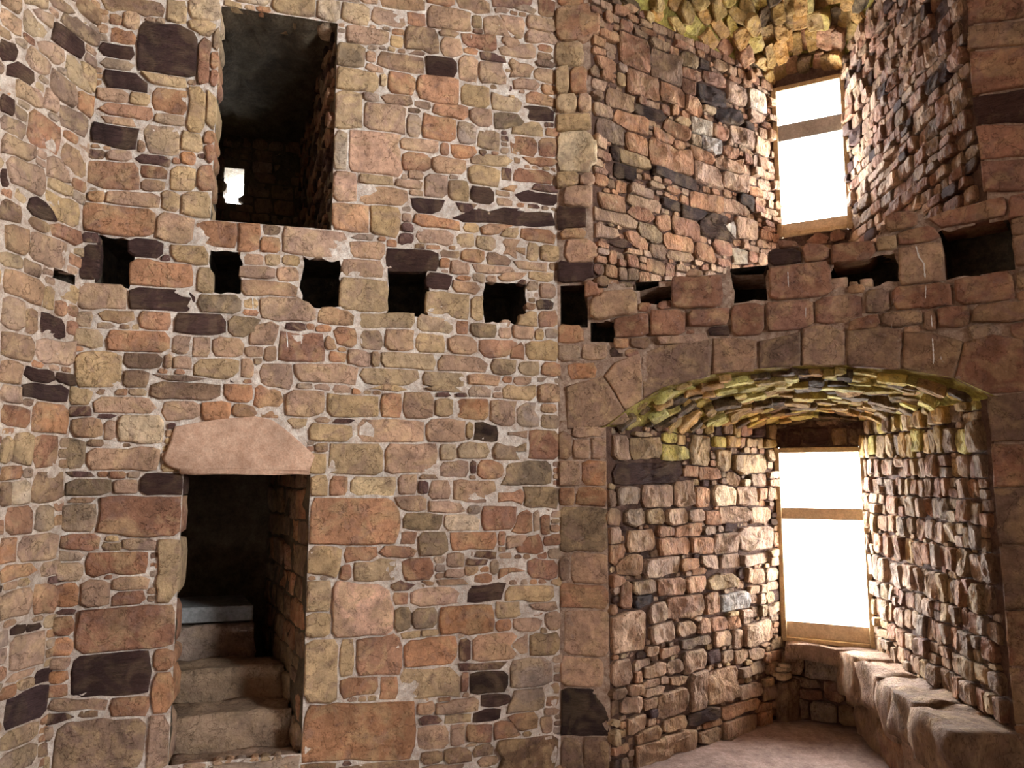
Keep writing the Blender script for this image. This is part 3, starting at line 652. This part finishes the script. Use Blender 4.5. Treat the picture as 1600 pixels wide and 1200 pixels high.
VOUS = [([(884,604),(942,588),(958,612),(984,655),(972,662),(930,668),(886,670)],'b'),([(944,588),(962,566),(1000,552),(1003,592),(1002,622),(986,640),(975,640),(960,612)],'p'),
 ([(1003,551),(1040,540),(1110,529),(1112,570),(1110,587),(1040,605),(1004,622)],'b'),([(1114,529),(1150,528),(1182,532),(1181,556),(1178,578),(1114,586)],'p'),
 ([(1186,533),(1250,520),(1251,572),(1186,577)],'b'),([(1254,512),(1290,506),(1320,520),(1320,572),(1254,572)],'p'),([(1323,516),(1380,509),(1412,514),(1406,578),(1323,572)],'b'),
 ([(1414,518),(1456,520),(1506,534),(1488,592),(1410,578)],'b'),([(1508,536),(1550,524),(1600,530),(1610,610),(1548,616),(1490,592)],'r'),
 ([(1543,620),(1612,612),(1625,690),(1549,690)],'b'),([(1549,694),(1626,694),(1640,760),(1553,760)],'r'),([(1553,764),(1640,764),(1650,850),(1561,850)],'b'),([(1561,854),(1650,854),(1660,950),(1570,950)],'b'),([(1570,954),(1670,954),(1680,1040),(1578,1040)],'r'),([(1578,1044),(1680,1044),(1690,1130),(1586,1130)],'b'),([(1586,1134),(1690,1134),(1700,1240),(1594,1240)],'r')]
vs_ = [poly_seed(RIGHT, p, c, .018, .12, None, .010) for p, c in VOUS]
# quoins beside the upper window, right jamb
UQ = [([(1508,-40),(1640,-70),(1640,24),(1514,38)],'r'),([(1514,42),(1640,28),(1640,66),(1512,78)],'b'),([(1514,82),(1640,70),(1640,130),(1520,148)],'r'),([(1520,152),(1640,136),(1640,190),(1526,194)],'d'),([(1526,198),(1640,194),(1640,240),(1532,250)],'r'),([(1532,254),(1640,246),(1640,298),(1538,300)],'r')]
vs_ += [poly_seed(RIGHT, p, c, .018, .14, None, .012) for p, c in UQ]
sr = [s for s in seeds_from(RIGHT, lr) ]
cl = arr(vs_)
sr = [s for s in sr if not any(abs(s.u-q.u) < q.hu*.75 and abs(s.v-q.v) < q.hv*.75 for q in vs_)]
for s in sr:
    s.prot = random.uniform(.012, .035)
    if abs(s.u+s.hu-uLl) < .08 or abs(s.u+s.hu-uLu) < .09: s.dep = .12; s.prot = .012; s.rad = .2
    if s.v+s.hv > EYE+1.0: s.dep = .26; s.prot = random.uniform(.02, .05)
allr = vs_+sr
fr = lambda u, v: random.choice('rrbpord')
dom_rf = lambda u, v: dom_right(u, v) & np.logical_and.reduce([~inside(R, u, v, .004) for R in HR])
allr += fill(allr, dom_rf, (0, uRl+.45, 0, EYE+3.9), [(.3,.16),(.24,.12),(.16,.08),(.12,.06),(.08,.05),(.07,.035)], fr)
n = set_stones(wall_right, RIGHT, allr, dom_right, gap=.006, grow=.011); print('right stones', n)

# ---- embrasures: reveals, vaults, window walls, floor
def reveal(name, label, S, z0, ztop, seeds, cols, hs, ws, zb=None, mat='rough', prot=(.015,.05), jl=0., jr=0., algae=False):
    verts, faces = [], []
    backing(verts, faces, S, steps(0, S.L, .03), list(np.linspace(0, 1, 50)), None, .012, vfun=lambda u, k: (zb or z0)*(1-k)+ztop(u)*k)
    o = tag(mesh_obj(name, verts, faces, 'dirtmortar'), label, 'wall', 'structure')
    dom = lambda u, v: (u > jl) & (u < S.L-jr) & (v > z0) & (v < ztop(u))
    more = courses(0, S.L, z0, max(ztop(0.), ztop(S.L)), hs, ws, cols, prot=prot)
    more = clear_of(more, seeds, -.004) if seeds else more
    if algae:
        for s in more+list(seeds):
            if s.v > float(ztop(s.u))-.22 and random.random() < .75 and s.c not in 'dk': s.c = random.choice('AyBEy')
    al = list(seeds)+more
    al += fill(al, dom, (0, S.L, z0, max(ztop(0.), ztop(S.L))), [(.09,.06),(.07,.04),(.05,.03),(.035,.02)], lambda u, v: random.choice(cols), gap=.004, prot=(.0,.03))
    n = set_stones(o, S, al, dom, mat, 1.7, gap=.005, grow=.006, rest='stone_rubble'); print(name, n)
    return o
LRl = Plane(JLl, WL0); RRl = Plane(WL1, JRl); LRu = Plane(JLu, WU0); RRu = Plane(WU1, JRu)
zbl = EYE+.36; zbu = EYE+2.93
zt = lambda S, a, b: (lambda u: a+(b-a)*np.clip(np.asarray(u)/S.L, 0, 1))
a0, a1 = float(arch_l(uLl+1e-4))+.02, float(arch_l(uRl-1e-4))
b0, b1 = float(arch_u(uLu)), float(arch_u(uRu))
reveal('wall_reveal_left', 'rough sunlit stone reveal to the left of the lower window', LRl, -.08, zt(LRl, a0, zbl), seeds_from(LRl, parse(TL), prot=.03), 'ppoopybd', (.05,.11), (.06,.16), algae=True)
reveal('wall_reveal_right', 'rough stone reveal above the ledge, right of the lower window', RRl, -.08, zt(RRl, zbl, a1), [], 'pprobbgy', (.08,.18), (.05,.13), jr=.04, algae=True)
reveal('wall_upper_reveal_left', 'coursed stone reveal with dark slaty bands left of the upper window', LRu, ZUF, zt(LRu, b0, zbu), seeds_from(LRu, parse(TU), prot=.03), 'oopprpb', (.04,.09), (.06,.16))
reveal('wall_upper_reveal_right', 'shadowed coarse stone reveal right of the upper window', RRu, EYE+1.36, zt(RRu, zbu, b1), [], 'prrbrbpd', (.05,.11), (.06,.16), zb=EYE+1.27, jr=.04)

def vault(name, label, u0, u1, archf, W0, W1, zb, cols, hs, ws, prot, zoff=0.):
    W = float(u1-u0)
    f3 = lambda t: np.array([*RIGHT.frame(u0+W*t, 0)[0][:2], float(archf(u0+W*np.clip(t, 1e-4, 1-1e-4)))+zoff])
    g3 = lambda t: np.array([*(W0*(1-t)+W1*t), zb+.05*math.sin(math.pi*min(1, max(0, t)))])
    D = float(np.linalg.norm(f3(.5)-g3(.5)))
    S = Loft(f3, g3, W, D)
    verts, faces = [], []
    backing(verts, faces, S, steps(-.02, W+.02, .04), steps(-.02, D+.03, .04), None, .012)
    o = tag(mesh_obj(name, verts, faces, 'vaultmortar'), label, 'ceiling', 'structure')
    # convergent rows: seeds in face units, narrowed towards the window
    sd = []; v = 0.
    k_end = np.hypot(*(W1-W0))/W
    while v < D:
        h = random.uniform(*hs); u = -random.uniform(0, ws[0])
        nar = 1-(1-k_end)*(v+h/2)/D
        while u < W:
            wdt = random.uniform(*ws)/nar
            sd.append(Seed(u+wdt/2, v+h/2+random.gauss(0, .012), max(.012, wdt/2*nar*1.1), h/2*1.06, random.choice(cols), prot=random.uniform(*prot), rot=random.gauss(0, .14), dep=.08))
            u += wdt
        v += h
    dom = lambda u, v: (u > -.01) & (u < W+.01) & (v > .045) & (v < D)
    # lay out in true-width space
    n = set_stones(o, S, sd, dom, 'algae', 1.8, gap=.001, grow=.006); print(name, n)
    return o
vault('ceiling_vault_lower', 'low stone vault green with algae over the lower window', uLl, uRl, arch_l, WL0, WL1, zbl, 'AACBEDDC', (.04,.11), (.05,.17), (.0,.055))
vault('ceiling_vault_upper', 'broken rubble vault yellow with algae over the upper window', uLu, uRu, arch_u, WU0, WU1, zbu, 'ABEDBEBo', (.08,.17), (.045,.10), (.01,.09))

# ---- window walls (below and above the frames)
nw3 = np.array([dw[1], -dw[0], 0.]); U3 = np.array([dw[0], dw[1], 0.]); Z3 = np.array([0,0,1.])
WP = Plane(WL0-dw*.12, WL1+dw*.12)
verts, faces = [], []
backing(verts, faces, WP, steps(0, WP.L, .04), steps(-.1, Zl0, .04), None, .02)
backing(verts, faces, WP, steps(0, WP.L, .04), steps(Zl1, ZUF+.02, .04), None, .01)
backing(verts, faces, WP, steps(0, WP.L, .04), steps(ZUF, Zu0, .04), None, .01)
backing(verts, faces, WP, steps(0, WP.L, .04), steps(Zu1, TOP, .04), None, .01)
sd_ = float(np.dot(WL0-WP.a, dw)); sd2 = float(np.dot(WL1-WP.a, dw)); su_ = float(np.dot(WU0-WP.a, dw)); su2 = float(np.dot(WU1-WP.a, dw))
backing(verts, faces, WP, [0, sd_], [Zl0, Zl1]); backing(verts, faces, WP, [sd2, WP.L], [Zl0, Zl1])
backing(verts, faces, WP, [0, su_], [Zu0, Zu1]); backing(verts, faces, WP, [su2, WP.L], [Zu0, Zu1])
wall_win = tag(mesh_obj('wall_window', verts, faces, 'dirtmortar'), 'dark stone apron wall under and over the two windows', 'wall', 'structure')
domw = lambda u, v: (u > 0) & (u < WP.L) & (((v > 0) & (v < Zl0-.05)) | ((v > ZUF) & (v < Zu0-.02)) | ((v > Zl1) & (v < Zl1+.4)) | ((v > Zu1) & (v < Zu1+.4)))
sw = courses(0, WP.L, 0, Zl0-.02, (.1,.17), (.12,.26), 'brpg', prot=(.02,.05))+courses(0, WP.L, Zl1+.01, Zl1+.3, (.09,.13), (.1,.2), 'ddbb', prot=(.0,.02))+courses(0, WP.L, ZUF, Zu0, (.1,.15), (.1,.3), 'rbd')
set_stones(wall_win, WP, sw, domw, 'rough', 1.5)
cw = (WL0+WL1)/2
cw = cw+dw*.06
sill = rock('sill', (*(cw+np.array([nw3[0], nw3[1]])*.03), Zl0-.045), (np.hypot(*(WL1-WL0))/2+.03, .12, .05), (U3, nw3, Z3), wall_win, 'rough', 'p', 5, .12, .018)

# ---- the two timber windows and the slit
def window(name, label, a, b, z0, z1, tr0, tr1, bb, tm='strip'):
    a3 = np.array([*a, 0.]); b3 = np.array([*b, 0.]); W = np.linalg.norm(b3-a3)
    e = tag(bpy.data.objects.new(name, None), label, 'window', 'structure'); COL.objects.link(e); e.location = (a3+b3)/2+Z3*z0
    c0 = -Z3*z0-(a3+b3)/2
    def B(nm, u0, u1, zz0, zz1, t, mat, off=0.):
        c = a3+U3*(u0+u1)/2+Z3*(zz0+zz1)/2+nw3*off
        return bar(nm, c+c0, ((u1-u0)/2, t, (zz1-zz0)/2), (U3, nw3, Z3), mat, e)
    s = .036; H = z1-z0
    B('stile', 0, s, z0, z1, .03, 'wood'); B('stile', W-s, W, z0, z1, .03, 'wood')
    B('head_rail', s, W-s, z1-s, z1, .03, 'wood'); B('bottom_rail', s, W-s, z0, z0+s*.8, .034, 'wood')
    B('transom', s, W-s, z0+H*tr0, z0+H*tr1, .012, tm)
    B('bottom_board', s, W-s, z0+s*.8, z0+H*bb, .010, 'strip', -.004)
    B('pane', s-.005, W-s+.005, z0+H*bb, z0+H*tr0, .003, 'glass'); B('pane', s-.005, W-s+.005, z0+H*tr1, z1-s+.005, .003, 'glass')
    return e
window('window_1', 'timber framed window of two bright panes under the low vault', WL0, WL1, Zl0, Zl1, .625, .685, .10)
window('window_2', 'narrower timber framed window with grey transom under the upper vault', WU0, WU1, Zu0, Zu1, .635, .745, .09, 'greystrip')

# ---- floors
verts, faces = [], []
for (x0, x1, y0, y1, dd) in ((-4, 6, -4.2, 3.2, .6), (-4, 6, 3.2, 7.0, .08)):
    xs, ys = steps(x0, x1, dd), steps(y0, y1, dd); b = len(verts)
    for x in xs:
        for y in ys:
            verts.append((x, y, .03*mnoise.noise(Vector((x*2.1, y*2.1, 0)))+.012*mnoise.noise(Vector((x*9, y*9, 3)))))
    for i in range(len(xs)-1):
        for j in range(len(ys)-1): faces.append((b+i*len(ys)+j, b+(i+1)*len(ys)+j, b+(i+1)*len(ys)+j+1, b+i*len(ys)+j+1))
floor = tag(mesh_obj('floor', verts, faces, 'earth'), 'dusty earthen floor running into the lower window embrasure', 'floor', 'structure')
verts, faces = [], []
fa, fb = wpt(RIGHT, uLu, ZUF, -.42), wpt(RIGHT, uRu, ZUF, -.42)
quad_patch(verts, faces, fa, fb, (*(WU1+dw*.1), ZUF), (*(WU0-dw*.1), ZUF), 20, 16, .03)
tag(mesh_obj('floor_embrasure', verts, faces, 'earth'), 'broken floor of the upper window embrasure behind the joist sockets', 'floor', 'structure')

# ---- stone ledge along the right reveal of the lower window
bench = tag(bpy.data.objects.new('stone_bench', None), 'low ledge of worn stone blocks running from window sill to right jamb', 'bench'); COL.objects.link(bench)
bp, bU, bV, bN = RRl.frame(RRl.L/2, 0); bench.location = bp
blk = [(.0, .30, .0, .24, .24, .50), (.26, .62, .0, .22, .26, .485), (.60, .84, .0, .24, .20, .47), (.82, 1.12, .0, .27, .26, .475), (1.10, RRl.L+.10, .0, .30, .22, .47),
       (.05, .5, .0, .16, -.02, .27), (.45, .85, .0, .18, -.02, .26), (.8, 1.2, .0, .20, -.02, .27), (1.15, RRl.L+.06, .0, .24, -.02, .25)]
for i, (u0, u1, w0_, w1_, z0, z1) in enumerate(blk):
    c = RRl.frame((u0+u1)/2, (z0+z1)/2)[0]+bN*(w0_+w1_)/2
    rock('ledge_block', c-bp, ((u1-u0)/2, (w1_-w0_)/2+.03, (z1-z0)/2+.01), (bU, bN, Z3), bench, 'rough', random.choice('rbp'), 5, .22, .03)

# ---- three flat stones piled on the corner of the embrasure
spu, spv = WP.pix(1224, 1050); sp = WP.frame(spu, 0)[0]+nw3*.10
for k, (z, hx, hy, hz, lb) in enumerate(((.292,.055,.05,.022,'broad flat stone at the bottom of the little pile in the window corner'),(.333,.042,.04,.014,'thin flat stone in the middle of the little pile in the window corner'),(.358,.03,.032,.012,'small pale stone on top of the little pile in the window corner'))):
    tag(rock('loose_stone', sp+Z3*z+U3*.012*k, (hx, hy, hz), (LRl.U, LRl.n, Z3), None, 'stone', 'l', 3, .5, .006), lb, 'stone', None, 'piled flat stones')
tag(rock('corner_block', sp+Z3*.12-nw3*.03, (.075, .08, .15), (LRl.U, LRl.n, Z3), wall_win, 'rough', 'b', 5, .1, .025))
# ---- loose stones lying in the joist sockets of the right wall
for (px, py, s, lb) in ((1311, 446, .042, 'tilted loose stone left of the smaller ones in the right wall socket'), (1333, 446, .02, 'dark broken stone between two others in the right wall socket'), (1354, 443, .028, 'small squarish stone at the right of the socket in the right wall')):
    u, v = RIGHT.pix(px, py); p, U_, V_, N_ = RIGHT.frame(u, v)
    tag(rock('loose_stone', p-N_*.03+Z3*s*.3, (s, s*.8, s*.8), (U_, N_, Z3), None, 'stone', 'p', 3, .4, .012), lb, 'stone', None, 'loose stones in the sockets')

# ---- passages behind the doorways
def passage(name, label, R, head, depth, zc_back, mat, slit=None, floorz=None):
    h = math.radians(head); d3 = np.array([math.sin(h), math.cos(h), 0.])
    a = wpt(MAIN, R[0], R[2]); b = wpt(MAIN, R[1], R[2]); hh = R[3]-R[2]
    A2, B2 = a+d3*depth, b+d3*depth
    up = Z3*hh; ub = Z3*(zc_back-R[2])
    fz = Z3*((floorz or R[2])-R[2])
    verts, faces = [], []
    quad_patch(verts, faces, a+fz, A2+fz, A2+ub, a+up, 20, 20, .03)
    quad_patch(verts, faces, B2+fz, b+fz, b+up, B2+ub, 20, 20, .03)
    quad_patch(verts, faces, a+up, A2+ub, B2+ub, b+up, 14, 14, .05)
    quad_patch(verts, faces, a+fz, b+fz, B2+fz, A2+fz, 8, 8, .02)
    if slit is None: quad_patch(verts, faces, A2+fz, B2+fz, B2+ub, A2+ub, 14, 14, .03)
    else:
        s0, s1, t0, t1 = slit
        X = lambda s, t: A2+(B2-A2)*s+Z3*(t-R[2])
        z0, z1 = (floorz or R[2]), zc_back
        for q in ((0, s0, z0, z1), (s1, 1, z0, z1), (s0, s1, z0, t0), (s0, s1, t1, z1)):
            quad_patch(verts, faces, X(q[0], q[2]), X(q[1], q[2]), X(q[1], q[3]), X(q[0], q[3]), 6, 8, .03)
        d2 = d3*.3
        cs = [X(s0, t0), X(s1, t0), X(s1, t1), X(s0, t1)]; k = .35
        co = [bx.frame(uu, zz)[0]+d2 for uu, zz in ((s0, t0), (s1, t0), (s1, t1), (s0, t1))]
        for i in range(4): quad_patch(verts, faces, cs[i], cs[(i+1) % 4], co[(i+1) % 4], co[i], 4, 4, .01)
    o = tag(mesh_obj(name, verts, faces, mat), label, 'wall', 'structure')
    return o, a, b, A2, B2, d3
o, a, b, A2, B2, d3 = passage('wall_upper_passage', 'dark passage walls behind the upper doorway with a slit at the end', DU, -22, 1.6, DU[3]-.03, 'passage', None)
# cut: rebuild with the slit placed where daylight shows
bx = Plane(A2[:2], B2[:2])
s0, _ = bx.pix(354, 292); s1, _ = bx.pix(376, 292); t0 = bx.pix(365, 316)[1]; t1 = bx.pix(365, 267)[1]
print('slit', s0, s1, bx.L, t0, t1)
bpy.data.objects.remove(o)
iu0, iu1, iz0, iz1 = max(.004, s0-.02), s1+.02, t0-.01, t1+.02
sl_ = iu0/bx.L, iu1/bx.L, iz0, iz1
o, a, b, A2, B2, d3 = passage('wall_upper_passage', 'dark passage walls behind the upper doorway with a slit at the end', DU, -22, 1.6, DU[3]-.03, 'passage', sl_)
PR = Plane(B2[:2], b[:2])
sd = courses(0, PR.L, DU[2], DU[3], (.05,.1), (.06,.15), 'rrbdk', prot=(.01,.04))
dpr = lambda u, v: (u > 0) & (u < PR.L-.03) & (v > DU[2]) & (v < DU[3])
set_stones(o, PR, sd, dpr, 'rough', 1.5)
PBk = Plane(A2[:2], B2[:2])
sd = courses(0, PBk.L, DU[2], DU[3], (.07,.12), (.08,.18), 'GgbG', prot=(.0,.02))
dpb = lambda u, v: (u > 0) & (u < PBk.L) & (v > DU[2]) & (v < DU[3]-.05) & ~((u > iu0) & (u < iu1) & (v > iz0) & (v < iz1))
set_stones(o, PBk, sd, dpb, 'rough', 1.)
# slit window frame: a thin pane deep in the slit
e = tag(bpy.data.objects.new('window_3', None), 'tiny bright slit window at the end of the upper passage', 'window', 'structure'); COL.objects.link(e)
cc = PBk.frame((s0+s1)/2, (t0+t1)/2)[0]; e.location = cc
bar('pane', d3*.31, ((s1-s0)/2+.03, .003, (t1-t0)/2+.04), (PBk.U, PBk.n, Z3), 'glass', e)
portal(tuple(cc+d3*.33), s1-s0+.04, t1-t0+.06, Vector((d3[0], d3[1], 0)).to_track_quat('Z', 'Y').to_euler())

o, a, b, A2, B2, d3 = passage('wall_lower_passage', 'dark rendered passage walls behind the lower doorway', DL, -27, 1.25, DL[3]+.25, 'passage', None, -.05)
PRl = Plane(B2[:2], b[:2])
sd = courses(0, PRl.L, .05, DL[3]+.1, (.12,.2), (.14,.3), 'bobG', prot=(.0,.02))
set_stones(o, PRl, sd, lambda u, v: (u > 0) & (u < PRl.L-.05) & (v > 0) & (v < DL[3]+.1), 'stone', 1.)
# steps
mid = (a+b)/2; wdx = np.linalg.norm(b-a)/2
stp = [(-.02, .20, .22, 'lowest worn stone step filling the foot of the lower doorway', 1.0), (.20, .46, .40, 'second cracked stone step inside the lower doorway', 1.0),
       (.46, .74, .57, 'third broad worn stone step inside the lower doorway', 1.0), (.74, 1.2, .75, 'fourth stone step below the grey slab in the doorway', .8)]
for d0, d1, zt_, lb, kx in stp:
    c = mid+d3*(d0+d1)/2; c = np.array([c[0], c[1], zt_/2-.01])-MAIN.U*wdx*(1-kx)
    o_ = rock('stone_step', c, (wdx*kx-.012, (d1-d0)/2-.004, zt_/2), (MAIN.U, d3, Z3), None, 'stepc', 'g', 9, .06, .022, 8.)
    tag(o_, lb, 'step', None, 'steps in the lower doorway')
c = mid+d3*.98-MAIN.U*wdx*.22
vs, fs = box_mesh(None, (wdx*.74, .22, .045), (MAIN.U, d3, Z3))
sl = mesh_obj('slab', vs, fs, 'greystep', None, (c[0], c[1], .80), smooth=False); bm_ = sl.modifiers.new('bevel', 'BEVEL'); bm_.width = .008; bm_.segments = 2
tag(sl, 'pale grey straight edged slab at the top of the doorway steps', 'slab')

# ---- shell behind the viewer: back wall with a tall opening, roof with its broken part
verts, faces = [], []
backing(verts, faces, BACKP, steps(0, BACKP.L, .5), steps(-.1, TOP, .5))
tag(mesh_obj('wall_front', verts, faces, 'dirtmortar'), 'stone wall closing the tower room behind the viewer', 'wall', 'structure')
verts, faces = [], []
for (p, q) in ((EA, EB),):
    P_ = [p+Z3*ZW0, q+Z3*ZW0, q+Z3*ZW1, p+Z3*ZW1]; Q_ = [v_-nW*DW for v_ in P_]
    for k in range(4): quad_patch(verts, faces, P_[k], P_[(k+1) % 4], Q_[(k+1) % 4], Q_[k], 8, 8, .02)
tag(mesh_obj('wall_side_embrasure', verts, faces, 'dirtmortar'), 'stone reveals of the deep window beside the viewer', 'wall', 'structure')
verts, faces = [], []
quad_patch(verts, faces, (-6, -6, TOP), (-6, 8, TOP), (8, 8, TOP), (8, -6, TOP), 6, 6, .02)
tag(mesh_obj('ceiling', verts, faces, 'dirtmortar'), 'stone ceiling of the tower high above the viewer', 'ceiling', 'structure')

# ---- white streaks that run down the stones
bpy.context.view_layer.update(); dg = bpy.context.evaluated_depsgraph_get()
def streak(pts, wpx, parent):
    vs, fs = [], []; n_ = 0
    path = []
    for (x0, y0), (x1, y1) in zip(pts[:-1], pts[1:]):
        k = max(2, int(abs(y1-y0)/3))
        path += [(x0+(x1-x0)*i/k, y0+(y1-y0)*i/k) for i in range(k)]
    for i, (x, y) in enumerate(path):
        wv = wpx*(.35+.65*abs(math.sin(i*1.7+x)))*(1 if 0 < i < len(path)-1 else .2)
        row = []
        for s in (-1, 1):
            r = ray(x+s*wv/2, y); ok, loc, nor, *_ = sc.ray_cast(dg, Vector((0, 0, EYE)), Vector(r/np.linalg.norm(r)))
            row.append(np.array(loc)+np.array(nor)*.0022)
        if vs and (np.linalg.norm(row[0]-vs[-2]) > .05): n_ = 0
        vs += row
        if n_: k = len(vs); fs.append((k-4, k-3, k-1, k-2))
        n_ = 1
    tagless = mesh_obj('lime_streak', vs, fs, 'lime_white', parent); return tagless
for pts, wp in (([(1431,384),(1436,402),(1444,412),(1446,438)], 3.2), ([(1455,492),(1457,515)], 2), ([(1457,528),(1459,560),(1458,572)], 2.6), ([(1231,424),(1232,452)], 1.6), ([(1396,466),(1397,477)], 1.6), ([(1447,446),(1446,470)], 1.8), ([(1393,506),(1394,516)], 2), ([(1470,556),(1471,566)], 2), ([(1259,480),(1259,500)], 1.2)):
    streak(pts, wp, wall_right)
for pts, wp in (([(395,464),(396,490)], 2.0), ([(448,519),(450,546)], 2.0), ([(314,270),(316,278)], 2.2), ([(706,208),(708,214)], 2.2), ([(736,54),(737,64)], 2.0)):
    streak(pts, wp, wall_back)
